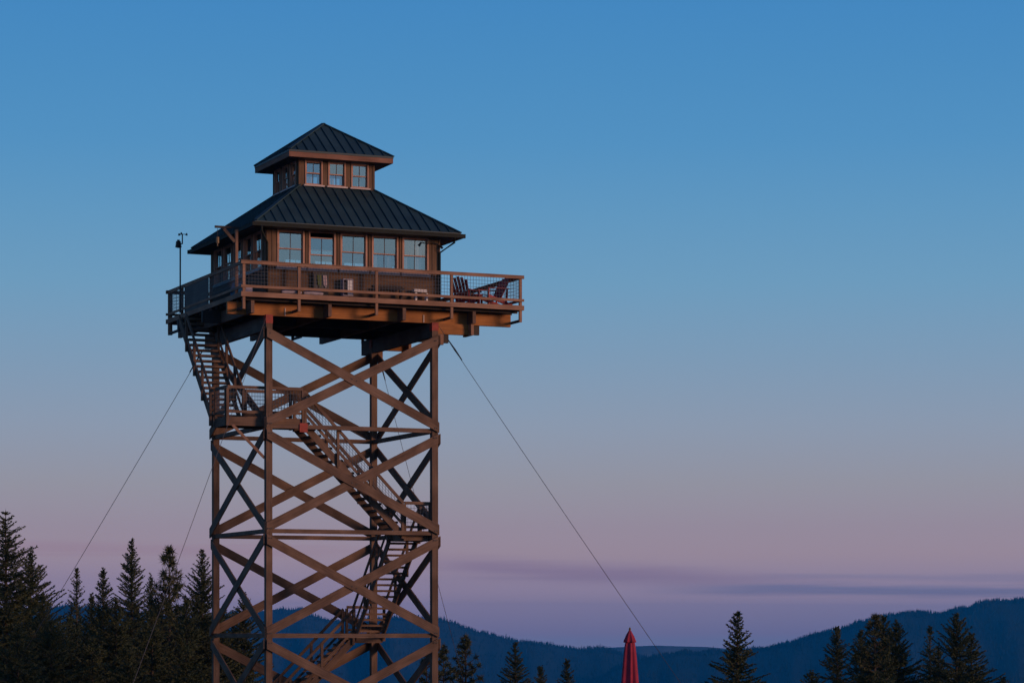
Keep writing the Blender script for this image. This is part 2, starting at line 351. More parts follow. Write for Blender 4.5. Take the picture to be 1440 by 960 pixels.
# ------------------------------------------------------------------ unseen wood added behind the camera, shading the hill top
rg0 = np.random.default_rng(5); wv = []; wf = []
for i in range(150):
    a_ = SUN_AZ + rg0.uniform(-.75, .75); d_ = rg0.uniform(150, 178); x_, y_ = 3+math.sin(a_)*d_, 3+math.cos(a_)*d_
    z_ = float(hill_top(np.array(x_), np.array(y_))); h_ = rg0.uniform(11.5, 16.5); k_ = len(wv); nseg = 7
    for q in range(6):
        r_ = (h_*.17)*(1-q/6)**.9; zz_ = z_+.6+h_*q/6
        wv += [(x_+r_*rg0.uniform(.7, 1.2)*math.cos(2*math.pi*j/nseg), y_+r_*rg0.uniform(.7, 1.2)*math.sin(2*math.pi*j/nseg), zz_) for j in range(nseg)]
    wv.append((x_, y_, z_+h_)); wv.append((x_, y_, z_-.5))
    for q in range(5):
        for j in range(nseg):
            j2 = (j+1) % nseg; wf.append((k_+q*nseg+j, k_+q*nseg+j2, k_+(q+1)*nseg+j2)); wf.append((k_+q*nseg+j, k_+(q+1)*nseg+j2, k_+(q+1)*nseg+j))
    for j in range(nseg):
        wf.append((k_+5*nseg+j, k_+5*nseg+(j+1) % nseg, k_+6*nseg)); wf.append((k_+(j+1) % nseg, k_+j, k_+6*nseg+1))
tag(npmesh('wood', wv, wf, M['forest']), 'unseen belt of firs added behind the camera for shade', 'wood', kind='stuff')

# ------------------------------------------------------------------ the tower
W = 6.1
T = empty('fire_lookout_tower', (W/2, W/2, -3.9))
tag(T, 'tall timber fire lookout tower with railed deck, cabin, cupola and dark metal roofs', 'lookout tower')
PS = .215
NODES = [10.05, 6.6, 3.14, -.32, -3.78]
for (x, y) in ((0, 0), (W-PS, 0), (0, W-PS), (W-PS, W-PS)):
    m = MB().box(x, x+PS, y, y+PS, -3.9, 10.33); p = m.build('post', M['frame'], T)
    ft = MB().box(x-.2, x+PS+.2, y-.2, y+PS+.2, -4.3, -3.75); ft.build('footing', M['panel'], T)
# X braces: bays on four faces (2x12 boards on the outside of the posts)
def brace(face, z0, z1, flip, off):
    """from height z0 at the near corner to z1 at the far corner of a face; off = distance outside the post"""
    a0, a1 = .0, W
    t = .045
    if face == 'front': P = lambda a, z: (a, -off-t/2, z); n = (0,-1,0)
    if face == 'rear': P = lambda a, z: (a, W+off+t/2, z); n = (0,1,0)
    if face == 'left': P = lambda a, z: (-off-t/2, a, z); n = (-1,0,0)
    if face == 'right': P = lambda a, z: (W+off+t/2, a, z); n = (1,0,0)
    # vertical-cut ends: parallelogram board
    hv = .335/2
    m = MB(); A, B = Vector(P(a0, z0)), Vector(P(a1, z1)); nn = Vector(n)*t/2; up = Vector((0,0,hv))
    m.hexa([A-nn-up, A+nn-up, A+nn+up, A-nn+up, B-nn-up, B+nn-up, B+nn+up, B-nn+up])
    # clip ends flush: fine, boards run corner to corner
    return m.build('brace', M['frame'], T)
for face in ('front', 'left', 'right', 'rear'):
    for i in range(4):
        zt, zb = NODES[i], NODES[i+1]
        up_, lo_ = zt-.185-(.10 if i == 0 else 0), zb+.185
        if i == 3: lo_ = zb+.2
        brace(face, up_, lo_, 0, .047)      # falls from the near corner
        brace(face, lo_, up_, 1, .001)
for (bx_, bz_) in [(x, z+dz) for x in (.07, .15, W-.15, W-.07) for z in NODES[1:4] for dz in (-.16, .16)]+[(x, 9.72) for x in (.1, W-.1)]+[(W/2+dx, (a+b)/2-.04+dz) for a, b in zip(NODES[:4], NODES[1:]) for dx, dz in ((-.08, .03), (.08, -.03))]:
    MB().tube([(bx_, -.090, bz_), (bx_, -.108, bz_)], .024, 8).build('bolt', M['dark'], T)
for z in NODES[1:4]:
    zc = z+.08
    for g in (MB().box(PS, W-PS, .03, .17, zc-.07, zc+.07), MB().box(PS, W-PS, W-.17, W-.03, zc-.07, zc+.07),
              MB().box(.03, .17, PS, W-PS, zc-.07, zc+.07), MB().box(W-.17, W-.03, PS, W-PS, zc-.07, zc+.07)):
        g.build('girt', M['frame'], T)
for (x, y) in ((0, 0), (W-PS, 0), (0, W-PS), (W-PS, W-PS)):
    MB().box(x-.012, x+PS+.012, y-.012, y+PS+.012, 10.06, 10.34).build('bracket', M['red'], T)
# platform timbers
DU0, DU1, DV0, DV1 = -.98, 8.97, -.57, 8.28
for v in (.2, 3.0, W-.2):
    for (a, b) in ((-1.27, -.62), (-.50, 2.06), (2.18, 4.70), (4.82, 7.24), (7.36, 8.86)):
        MB().box(a, b, v, v+.15, 10.335, 10.745).build('beam', M['beam' if v < 1 else 'under'], T)  # inner beams take the darker colour to read as shaded
for u in (-.62, 2.06, 4.70, 7.24):
    MB().box(u+.002, u+.118, -.30, DV1-.1, 10.34, 10.742).build('beam', M['frame_in'], T)
for u0 in (.02, W-.2):
    MB().box(u0, u0+.18, PS+.01, W+.9, 9.86, 10.33).build('beam', M['panel'], T)
for v in (.04, W-.2):
    MB().box(W+.005, 7.22, v, v+.16, 9.97, 10.33).build('corbel', M['beam'], T)
    MB().box(7.225, 7.325, v-.24, v+.5, 9.95, 10.332).build('corbel', M['rail'], T)
    MB().box(W+.02, 6.32, v+.01, v+.15, 9.61, 9.965).build('corbel', M['rail'], T)
jm = MB()
v = -.24
while v < DV1-.2:
    jm.box(DU0+.05, DU1-.05, v, v+.045, 10.75, 10.955); v += .47
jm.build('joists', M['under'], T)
dm = MB(); v = DV0+.05
while v < DV1-.1:
    if 3.0 < v < 5.5: dm.box(-.30, DU1-.04, v, v+.135, 10.96, 10.998)
    else: dm.box(DU0+.04, DU1-.04, v, v+.135, 10.96, 10.998)
    v += .143
dm.build('deck_boards', M['deck'], T)
for u in (.70, 5.63): MB().box(u, u+.035, .17, .199, 10.35, 10.60).build('pale_strip', M['sill'], T)  # thin pale upright strips on the front beam
MB().box(DU0-.06, DU1+.06, DV0, DV0+.04, 10.83, 10.99).build('rim_board', M['rail'], T)
MB().box(DU0-.06, DU1+.06, DV1-.04, DV1, 10.83, 10.99).build('rim_board', M['rail'], T)
MB().box(DU0-.04, DU0, DV0+.042, DV1-.042, 10.83, 10.99).build('rim_board', M['rail'], T)
MB().box(DU1, DU1+.04, DV0+.042, DV1-.042, 10.83, 10.99).build('rim_board', M['rail'], T)

def mesh_panel(m, a, b, z0a, z1a, z0b=None, z1b=None, step=.105, r=.006):
    """welded wire between a and b (xy), heights may slope"""
    z0b = z0a if z0b is None else z0b; z1b = z1a if z1b is None else z1b
    a, b = Vector((*a, 0)), Vector((*b, 0)); ln = (b-a).length
    n = max(2, int(ln/step))
    for i in range(1, n):
        t = i/n; p = a.lerp(b, t); m.tube([(p.x, p.y, z0a+(z0b-z0a)*t), (p.x, p.y, z1a+(z1b-z1a)*t)], r, 4, cap=False)
    k = max(2, int((z1a-z0a)/step))
    for i in range(1, k):
        s = i/k; m.tube([(a.x, a.y, z0a+(z1a-z0a)*s), (b.x, b.y, z0b+(z1b-z0b)*s)], r, 4, cap=False)
def railing(name, a, b, nrm, posts, zt=12.0, drop=10.43, floor=11.0, outrig=True, ext=.06):
    """a,b xy line of the outer face; nrm outward; posts: distances along"""
    rt = empty(name, (a[0], a[1], floor)); put(rt, T); WM[rt.name] = Matrix.Translation((a[0], a[1], floor))
    A, B, n = Vector((*a, 0)), Vector((*b, 0)), Vector((*nrm, 0)); d = (B-A).normalized(); ln = (B-A).length
    for s in posts:
        p = A+d*s-n*.088
        q = MB().board((p.x, p.y, drop), (p.x, p.y, zt-.045), .09, .09, up=d); q.build('post', M['rail'], rt)
        if outrig:
            e = p-n*1.0; MB().board((p.x-n.x*.05, p.y-n.y*.05, drop+.05), (e.x, e.y, drop+.05), .04, .09).build('outrigger', M['under'], rt)
    o = A-n*.02; e0, e1 = o-d*ext, o+d*(ln+ext)
    m = MB(); m.board((e0.x, e0.y, zt-.055), (e1.x, e1.y, zt-.055), .04, .09)
    c0, c1 = e0-n*.055, e1-n*.055; m.board((c0.x, c0.y, zt+.0), (c1.x, c1.y, zt+.0), .15, .032)
    m.build('top_rail', M['rail'], rt)
    MB().board((e0.x, e0.y, floor+.17), (e1.x, e1.y, floor+.17), .04, .085).build('bottom_rail', M['rail'], rt)
    w = MB(); i0, i1 = A-n*.045, B-n*.045; mesh_panel(w, (i0.x, i0.y), (i1.x, i1.y), floor+.2, zt-.1); w.build('wire_mesh', M['wire'], rt)
    return rt
railing('railing', (DU0, DV0), (DU1, DV0), (0,-1), [.05, 1.95, 4.67, 7.37, 9.90])
rl = railing('railing', (DU0, DV0+.1), (DU0, DV1-.1), (-1,0), [3.75, 7.2, 8.6], outrig=False)
MB().box(DU0+.015, DU0+.035, 3.35, 6.2, 10.995, 11.93).build('solid_panel', M['panel'], rl)
MB().board((DU0+.05, DV1-.05, 10.48), (DU0+.05, 5.9, 10.48), .05, .09).build('outrigger', M['under'], rl)
railing('railing', (DU1, DV0+.1), (DU1, DV1-.1), (1,0), [4.2, 7.0], outrig=False)
railing('railing', (DU0, DV1), (DU1, DV1), (0,1), [.05, 1.95, 4.67, 7.37, 9.90])

# ------------------------------------------------------------------ stairs
def flight(a, b, w, side, n=18, rails=(1, 1), wire=True, t0=0.0):
    """a: top nosing point (centre), b: bottom point; side: unit vector across"""
    a, b, sd = Vector(a), Vector(b), Vector(side)
    rt = empty('stair_flight', tuple(b)); put(rt, T); WM[rt.name] = Matrix.Translation(b)
    d = (b-a); hd = Vector((d.x, d.y, 0)).normalized()
    for s in (-1, 1):
        o = sd*(w/2)*s; q = MB(); up = Vector((0,0,.17)); t = sd*.022
        A, B = a+o-Vector((0,0,.14)), b+o-Vector((0,0,.14))
        q.hexa([A-t-up, A+t-up, A+t+up, A-t+up, B-t-up, B+t-up, B+t+up, B-t+up]); q.build('stringer', M['frame'], rt)
    for i in range(n):
        p = a+d*((i+.5)/n); u = sd*(w/2-.026); g = hd*.14
        q = MB(); z = Vector((0,0,.036))
        q.hexa([p-u-g-z, p-u+g-z, p-u+g+z, p-u-g+z, p+u-g-z, p+u+g-z, p+u+g+z, p+u-g+z]); q.build('tread', M['frame'], rt)
    for s in (-1, 1):
        if not rails[0 if s < 0 else 1]: continue
        o = sd*(w/2+.07)*s
        ra = a+d*t0
        MB().board(ra+o+Vector((0,0,.95)), b+o+Vector((0,0,.95)), .05, .10).build('handrail', M['frame'], rt)
        MB().board(ra+o+Vector((0,0,.22)), b+o+Vector((0,0,.22)), .04, .085).build('mid_rail', M['frame'], rt)
        for k in range(4):
            p = ra+(b-ra)*((k+.03)/3.06)+o
            MB().board(p-Vector((0,0,.28)), p+Vector((0,0,.93)), .085, .085, up=hd).build('stair_post', M['frame'], rt)
        if wire:
            wm = MB(); pa, pb = ra+o, b+o; mesh_panel(wm, (pa.x, pa.y), (pb.x, pb.y), ra.z+.25, ra.z+.9, b.z+.25, b.z+.9); wm.build('wire_mesh', M['wire'], rt)
    return rt
def landing(u0, u1, v0, v1, z, rails):
    rt = empty('stair_landing', (u0, v0, z)); put(rt, T); WM[rt.name] = Matrix.Translation((u0, v0, z))
    m = MB(); y = v0
    while y < v1-.02: m.box(u0+.042, u1-.042, y, min(y+.135, v1), z-.04, z-.002); y += .142
    m.build('boards', M['deck'], rt)
    f = MB(); f.box(u0, u1, v0-.042, v0-.002, z-.29, z); f.box(u0, u1, v1+.002, v1+.042, z-.29, z); f.box(u0, u0+.04, v0, v1, z-.29, z-.003); f.box(u1-.04, u1, v0, v1, z-.29, z-.003)
    f.box((u0+u1)/2-.02, (u0+u1)/2+.02, v0, v1, z-.25, z-.045)
    f.build('landing_frame', M['frame'], rt)
    for (a, b) in rails:
        A, B = Vector((*a, 0)), Vector((*b, 0))
        MB().board((A.x, A.y, z+.98), (B.x, B.y, z+.98), .06, .10).build('top_rail', M['frame'], rt); MB().board((A.x, A.y, z+.17), (B.x, B.y, z+.17), .04, .085).build('bottom_rail', M['frame'], rt)
        for p in (A, B): MB().board((p.x, p.y, z-.3), (p.x, p.y, z+.93), .09, .09, up=(0,1,0)).build('stair_post', M['frame'], rt)
        w = MB(); mesh_panel(w, a, b, z+.2, z+.93); w.build('wire_mesh', M['wire'], rt)
    return rt
flight((-.86, 5.45, 10.80), (-.86, 1.55, 6.99), 1.0, (1,0,0), 19, wire=False, t0=.27)
landing(-1.30, 1.42, .36, 1.55, 6.97, [((-1.24, .30), (1.38, .30)), ((-1.27, .36), (-1.27, 1.5)), ((-.2, 1.6), (1.38, 1.6))])
kb = MB().board((-1.05, .34, 6.70), (-.02, .11, 5.62), .07, .09); kb.build('knee_brace', M['rail'], T)
flight((1.42, .86, 6.93), (4.95, .86, 3.28), 1.0, (0,1,0), 18)
MB().box(1.16, 1.44, -.012, .026, 6.50, 6.80).build('bracket', M['red'], T)
landing(4.95, 6.02, .36, 1.45, 3.26, [((5.0, .30), (5.92, .30)), ((6.0, .36), (6.0, 1.4))])
flight((5.42, 1.47, 3.22), (5.42, 4.95, -.20), 1.0, (1,0,0), 17, wire=False)
landing(4.85, 5.9, 4.95, 5.9, -.22, [((4.95, 5.92), (5.85, 5.92))])
flight((4.85, 5.42, -.26), (1.25, 5.42, -3.88), 1.0, (0,1,0), 18, wire=False)

# ------------------------------------------------------------------ the cabin
C0, C1 = 0.0, 6.16
def wall_frame(m, P, a0, a1, z0, z1, wins, t):
    """boxes round the openings; P(a, z, d) -> point, d inward depth"""
    def bx(u0, u1, q0, q1):
        if u1-u0 < .005 or q1-q0 < .005: return
        m.hexa([P(u0,q0,0), P(u0,q0,t), P(u1,q0,t), P(u1,q0,0), P(u0,q1,0), P(u0,q1,t), P(u1,q1,t), P(u1,q1,0)])
    wz0, wz1 = wins[0][2], wins[0][3]
    bx(a0, a1, z0, wz0); bx(a0, a1, wz1, z1); x = a0
    for w in wins: bx(x, w[0], wz0, wz1); x = w[1]
    bx(x, a1, wz0, wz1)
def hx(m, P, u0, u1, q0, q1, d0, d1):
    if (u1-u0) > (q1-q0): m.hexa([P(u0,q0,d0), P(u0,q0,d1), P(u0,q1,d1), P(u0,q1,d0), P(u1,q0,d0), P(u1,q0,d1), P(u1,q1,d1), P(u1,q1,d0)])
    else: m.hexa([P(u0,q0,d0), P(u0,q0,d1), P(u1,q0,d1), P(u1,q0,d0), P(u0,q1,d0), P(u0,q1,d1), P(u1,q1,d1), P(u1,q1,d0)])
def window(P, u0, u1, z0, z1, lower=0.0, tw=.055):
    fr = MB()
    hx(fr, P, u0, u0+tw, z0, z1, -.03, .125); hx(fr, P, u1-tw, u1, z0, z1, -.03, .125)
    hx(fr, P, u0+tw, u1-tw, z1-tw, z1, -.03, .125); hx(fr, P, u0+tw, u1-tw, z0, z0+tw*.6, -.03, .125)
    w = fr.build('window', M['trim'], T)
    sl = MB(); hx(sl, P, u0-.05, u1+.05, z0-(.10 if tw > .05 and u1-u0 > .8 else .05), z0-.002, -.085, .06); sl.build('sill', M['sill'], w)
    a0, a1 = u0+tw+.002, u1-tw-.002; b0, b1 = z0+tw*.6+.002, z1-tw-.002; mid = (b0+b1)/2; s = .034
    for (q0, q1, dp) in ((mid-.02-lower, b1-lower, .030), (b0, mid+.02, .070)):
        sa = MB()
        hx(sa, P, a0, a0+s, q0, q1, dp, dp+.03); hx(sa, P, a1-s, a1, q0, q1, dp, dp+.03)
        hx(sa, P, a0+s, a1-s, q0, q0+s, dp, dp+.03); hx(sa, P, a0+s, a1-s, q1-s, q1, dp, dp+.03)
        c = (a0+a1)/2; mu = MB(); hx(mu, P, c-.010, c+.010, q0+s, q1-s, dp+.004, dp+.026); mu.build('muntin', M['muntin'], w)
        sa.build('sash', M['trim'], w)
        pn = MB(); d = dp+.015; j1, j2 = random.uniform(-.009, .009), random.uniform(-.006, .006); pn.poly([P(a0+s*.5, q0+s*.5, d-j1-j2), P(a1-s*.5, q0+s*.5, d+j1-j2), P(a1-s*.5, q1-s*.5, d+j1+j2), P(a0+s*.5, q1-s*.5, d-j1+j2)]); pn.build('pane', M['glass'], w)
def faces(c0, c1):
    return {'front': lambda a, z, d: (a, c0+d, z), 'rear': lambda a, z, d: (c0+c1-a, c1-d, z),
            'left': lambda a, z, d: (c0+d, c0+c1-a, z), 'right': lambda a, z, d: (c1-d, a, z)}
WIN = [(c-.475, c+.475, 11.95, 13.19) for c in (.85, 1.945, 3.06, 4.175, 5.27)]
for name, P in faces(C0, C1).items():
    m = MB(); e0, e1 = (C0, C1) if name in ('front', 'rear') else (C0+.102, C1-.102)
    wall_frame(m, P, e0, e1, 11.0, 13.42, WIN, .10)
    # lap boards below the sills, battens above
    z = 11.02
    while z < 11.86: hx(m, P, e0, e1, z, z+.118, -.014, -.001); z += .124
    m.build('cabin_wall', M['siding'], T)
    for a in [C0+.03, C0+.22, C1-.26, C1-.03]+[(p[1]+q[0])/2 for p, q in zip(WIN[:-1], WIN[1:])]:
        bt = MB(); hx(bt, P, a-.023, a+.023, 11.87, 13.3, -.02, -.001); bt.build('batten', M['siding'], T)
    for i, (a0, a1, z0, z1) in enumerate(WIN): window(P, a0, a1, z0, z1, .15 if (name == 'front' and i == 1) else 0)
MB().box(C0+.11, C1-.11, C0+.11, C1-.11, 11.0, 11.06).build('cabin_floor', M['inside'], T)
pf = faces(C0, C1)['front']
for (a, b, z0, z1) in ((3.86, 3.98, 12.0, 12.62), (4.36, 4.5, 12.0, 12.6), (4.94, 5.08, 12.0, 12.62), (5.34, 5.6, 12.0, 13.05)):
    cu = MB(); n = 6
    for i in range(n):
        x0, x1 = a+(b-a)*i/n, a+(b-a)*(i+1)/n; hx(cu, pf, x0, x1, z0, z1, .24+.03*(i % 2), .255+.03*(i % 2))
    cu.build('curtain', M['curtain'], T)
# roofs: four sloped slabs with standing seams, hip caps
def hip_roof(name, e0, e1, ze, i0, i1, zi, seam, fasc, matf, soff):
    """square hip roof from eave ring (e0..e1 at ze) up to ring (i0..i1 at zi)"""
    th = .06
    rf = MB(); E = [(e0,e0),(e1,e0),(e1,e1),(e0,e1)]; I = [(i0,i0),(i1,i0),(i1,i1),(i0,i1)]
    up = Vector((0,0,th))
    for k in range(4):
        a, b = Vector((*E[k], ze)), Vector((*E[(k+1) % 4], ze)); c, d = Vector((*I[(k+1) % 4], zi)), Vector((*I[k], zi))
        rf.poly([a+up, b+up, c+up, d+up]); rf.poly([b, a, d, c]); rf.poly([a, b, b+up, a+up])
    r = rf.build(name, M['roof'], T)
    sm = MB(); cen = (e0+e1)/2
    for k in range(4):
        a, b = Vector((*E[k], ze)), Vector((*E[(k+1) % 4], ze)); dr = (b-a).normalized(); L0 = (b-a).length; inn = Vector((-dr.y, dr.x, 0))
        hi = (i1-i0)/2; run = (e1-e0)/2-hi; n = int(L0/seam); st = (L0-n*seam)/2
        for i in range(n+1):
            s = st+i*seam; off = abs(s-L0/2)
            tt = 1.0 if off <= hi else max(0, (L0/2-off)/run)
            if tt < .04: continue
            p = a+dr*s; q = p+inn*run*tt; q.z = ze+(zi-ze)*tt
            sm.board(p+up+Vector((0,0,.018)), q+up+Vector((0,0,.018)), .028, .045)
        c = Vector((*I[k], zi)); sm.board(a+up+Vector((0,0,.02)), c+up+Vector((0,0,.02)), .13, .045)
    sm.build('roof_seams', M['roof'], r)
    fm = MB(); t = .045
    for k in range(4):
        a, b = E[k], E[(k+1) % 4]; dr = (Vector(b)-Vector(a)).normalized(); nn = Vector((dr.y, -dr.x)); ofs = nn*(-t/2-.012)
        A = Vector(a)+ofs+dr*(.014 if k % 2 else .013+t); B = Vector(b)+ofs-dr*(.014 if k % 2 else .013+t)
        fm.board((A.x, A.y, ze-fasc/2-.004), (B.x, B.y, ze-fasc/2-.004), t, fasc)
    fm.build('fascia', M[matf], r)
    so_ = MB(); g = .06
    so_.box(e0+g, e1-g, e0+g, soff[0]-.03, ze-fasc, ze-fasc+.02); so_.box(e0+g, e1-g, soff[1]+.03, e1-g, ze-fasc, ze-fasc+.02)
    so_.box(e0+g, soff[0]-.03, soff[0]-.028, soff[1]+.028, ze-fasc, ze-fasc+.02); so_.box(soff[1]+.03, e1-g, soff[0]-.028, soff[1]+.028, ze-fasc, ze-fasc+.02)
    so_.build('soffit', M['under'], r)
    return r
r1 = hip_roof('main_roof', -.55, 6.71, 13.27, 1.76, 4.40, 14.93, .34, .10, 'fascia', (C0, C1))
r2 = hip_roof('cupola_roof', 1.19, 4.94, 16.0, 3.055, 3.075, 17.29, .34, .165, 'fascia', (1.70, 4.44))
# gutters round the main eave
for k, (a, b) in enumerate((((-.68,-.60),(6.84,-.60)), ((6.76,-.53),(6.76,6.69)), ((6.84,6.76),(-.68,6.76)), ((-.60,6.69),(-.60,-.53)))):
    g = MB(); A, B = Vector((*a, 13.215)), Vector((*b, 13.215)); g.board(A, B, .10, .115)
    g.board(A+Vector((0,0,.063)), B+Vector((0,0,.063)), .118, .012)
    g.build('gutter', M['gutter'], r1)
for (gx_, sgn) in ((-.35, 1), (6.46, -1)):
    x2 = .02 if sgn > 0 else C1-.02
    MB().tube([(gx_, -.60, 13.16), (gx_, -.60, 13.0), (x2, -.06, 12.70), (x2, -.06, 11.02)], .035, 8).build('downspout', M['gutter'], r1)
# cupola
Q0, Q1 = 1.70, 4.44
CW = [(c-.315, c+.315, 15.0, 15.84) for c in (2.24, 3.07, 3.90)]
for name, P in faces(Q0, Q1).items():
    m = MB(); e0, e1 = (Q0, Q1) if name in ('front', 'rear') else (Q0+.082, Q1-.082)
    wall_frame(m, P, e0, e1, 14.80, 15.98, CW, .08)
    for a in (Q0+.03, Q1-.03): hx(m, P, max(e0, a-.03), min(e1, a+.03), 14.9, 15.85, -.02, -.001)
    m.build('cupola_wall', M['siding'], T)
    for i, (a0, a1, z0, z1) in enumerate(CW): window(P, a0, a1, z0, z1, 0, .045)
pq = faces(Q0, Q1)['front']
for (a, b) in ((2.0, 2.3), (2.8, 3.05), (3.95, 4.05)):
    cu = MB()
    for i in range(6): hx(cu, pq, a+(b-a)*i/6, a+(b-a)*(i+1)/6, 15.04, 15.3, .22+.03*(i % 2), .235+.03*(i % 2))
    cu.build('curtain', M['curtain'], T)
# floodlight arm under the right eave
fl = MB(); fl.tube([(6.1, -.02, 12.98), (5.6, -.28, 13.06)], .02, 6); fl.tube([(5.62, -.27, 13.05), (5.56, -.30, 12.94)], .03, 8, .05); fl.tube([(6.12, -.05, 12.95), (6.20, -.14, 12.85)], .03, 8, .045)
fl.build('floodlight', M['dark'], T)

# ------------------------------------------------------------------ things on the deck
DZ = 11.0
hs = empty('hoist_post', (-.92, .33, DZ)); tag(hs, 'wooden hoist post with braced arm on the left edge of the deck', 'hoist')
MB().box(-.965, -.875, .28, .37, 11.0, 13.13).build('post', M['rail'], hs)
MB().board((-.84, .325, 13.18), (-1.66, .325, 13.18), .08, .07).build('arm', M['under'], hs)
MB().board((-.985, .325, 12.72), (-1.36, .325, 13.13), .07, .10).build('knee_brace', M['frame'], hs)
MB().tube([(-1.57, .325, 13.13), (-1.57, .325, 12.84)], .008, 5).build('rope', M['cable'], hs)
hb = MB(); hb.tube([(-1.57, .325, 12.84), (-1.57, .325, 12.64)], .055, 8); hb.tube([(-1.57, .325, 12.64), (-1.57, .325, 12.55)], .018, 6)
hb.build('pulley_block', M['brass'], hs)
ws = empty('weather_station', (-1.02, 6.35, DZ)); tag(ws, 'small weather station on a thin pole at the deck rail', 'weather station')
MB().tube([(-1.07, 6.35, 11.02), (-1.07, 6.35, 13.42)], .028, 8).build('pole', M['dark'], ws)
q = MB()
for i in range(5): q.tube([(-1.15, 6.30, 13.30+i*.045), (-1.15, 6.30, 13.325+i*.045)], .115-.006*i, 12)
q.tube([(-1.15, 6.30, 13.28), (-1.15, 6.30, 13.56)], .05, 8); q.build('sensor_shield', M['dark'], ws)
q = MB(); q.tube([(-1.0, 6.33, 13.42), (-1.0, 6.33, 13.78)], .022, 6)
for a in (0, 2.09, 4.19):
    q.tube([(-1.0, 6.33, 13.77), (-1.0+.15*math.cos(a), 6.33+.15*math.sin(a), 13.77)], .012, 5); q.tube([(-1.0+.15*math.cos(a), 6.33+.15*math.sin(a), 13.74), (-1.0+.16*math.cos(a), 6.33+.16*math.sin(a), 13.81)], .045, 8, .02)
q.tube([(-1.15, 6.30, 13.40), (-1.0, 6.33, 13.44)], .02, 6); q.build('anemometer', M['dark'], ws)

def deckchair(loc, rz, label):
    """slatted wooden deck chair, faces +x in its own space"""
    rt = empty('deck_chair', loc, rz); tag(rt, label, 'deck chair', 'red slatted deck chairs on the deck')
    def sub(m, n): return local(m.build(n, M['redwood']), rt)
    s = MB()
    for i in range(6): s.board((.36-.11*i, -.27, .36-.025*i), (.36-.11*i, .27, .36-.025*i), .09, .022, up=(.2,0,1))
    sub(s, 'seat')
    for i in range(5):
        y = -.24+.12*i; hgt = (.80, .90, .94, .90, .80)[i]; b = MB()
        b.board((-.16, y, .24), (-.16-.42*hgt, y*1.15, .24+.84*hgt), .105, .022, up=(.9,0,.45)); sub(b, 'back_slat')
    for sy in (-1, 1):
        a = MB(); a.board((.42, sy*.34, .58), (-.42, sy*.34, .60), .13, .025); sub(a, 'armrest')
        l = MB(); l.board((.36, sy*.31, 0), (.36, sy*.31, .57), .09, .04, up=(1,0,0)); sub(l, 'leg')
        g = MB(); g.board((.38, sy*.275, .33), (-.62, sy*.275, .03), .035, .12); sub(g, 'side_rail')
        p = MB(); p.board((-.36, sy*.31, .14), (-.40, sy*.31, .58), .07, .035, up=(1,0,0)); sub(p, 'leg')
    return rt
deckchair((7.52, 1.0, DZ), R(38), 'dark red slatted deck chair with fanned back, left of the red side table')
deckchair((8.16, .16, DZ), R(190), 'dark red deck chair leaning back in the right front corner of the railing')
st = empty('side_table', (7.78, .75, DZ)); tag(st, 'low red side table between the two deck chairs', 'side table')
MB().box(7.60, 7.98, .55, .95, 11.41, 11.45).build('top', M['redwood'], st)
for (x, y) in ((7.64, .59), (7.94, .59), (7.64, .91), (7.94, .91)): MB().box(x-.03, x+.03, y-.03, y+.03, 11.0, 11.409).build('leg', M['redwood'], st)
cb = empty('shelf_box', (2.75, -.22, DZ)); tag(cb, 'small white open box with a pale panel standing against the cabin wall', 'box')
q = MB(); X_, Y_ = 2.58, -.30
q.box(X_, X_+.03, Y_, Y_+.25, 11.05, 11.62); q.box(X_+.33, X_+.36, Y_, Y_+.25, 11.05, 11.62); q.box(X_+.03, X_+.33, Y_, Y_+.25, 11.575, 11.62); q.box(X_+.03, X_+.33, Y_, Y_+.25, 11.05, 11.08); q.box(X_+.03, X_+.33, Y_+.22, Y_+.25, 11.08, 11.575)
q.build('shell', M['lav'], cb)
MB().box(X_+.16, X_+.328, Y_-.012, Y_+.02, 11.085, 11.57).build('panel', M['white'], cb)
q = MB()
for i in range(3): q.box(X_+.045+.04*i, X_+.06+.04*i, Y_+.03, Y_+.05, 11.085, 11.52)
q.build('slat', M['dark'], cb)
bn = empty('step_stool', (5.4, -.25, DZ)); tag(bn, 'white step stool standing below the last front window', 'stool')
q = MB(); q.box(5.12, 5.58, -.30, -.14, 11.31, 11.40); q.build('top', M['white'], bn)
for x in (5.16, 5.55): MB().box(x, x+.06, -.30, -.14, 11.0, 11.279).build('leg', M['white'], bn)
for i, (a, b, lb) in enumerate(((.42, 1.10, 'pale lavender sleeping mat lying left of the second railing post'), (1.18, 1.85, 'pale lavender sleeping mat lying right of the second railing post'))):
    q = MB(); q.tube([(a, -.36, 11.07), (a+.12, -.36, 11.09), ((a+b)/2, -.36, 11.10), (b-.1, -.36, 11.085), (b, -.36, 11.06)], [.05, .075, .08, .07, .04], 10)
    tag(q.build('sleeping_mat', M['lav']), lb, 'mat', 'mats on the deck edge')
q = MB(); q.box(1.55, 2.15, -.20, -.06, 11.75, 11.79); q.box(1.60, 2.10, -.19, -.17, 11.05, 11.74); q.box(1.60, 1.64, -.169, -.07, 11.05, 11.74); q.box(2.06, 2.10, -.169, -.07, 11.05, 11.74)
tag(q.build('grill_cart', M['dark']), 'dark grill cart against the cabin wall under the second window', 'grill')
for (a, mt, lb) in ((1.72, 'green', 'green towel hanging on the front of the dark grill cart'), (1.92, 'pink', 'pale pink towel hanging on the front of the dark grill cart')):
    q = MB()
    for i in range(4): q.board((a+.03*i, -.225+.012*(i % 2), 11.71), (a+.03*i+.02, -.225+.012*(i % 2), 11.38-.04*(i % 3)), .035, .014, up=(0,1,0))
    tag(q.build('towel', M[mt]), lb, 'towel')
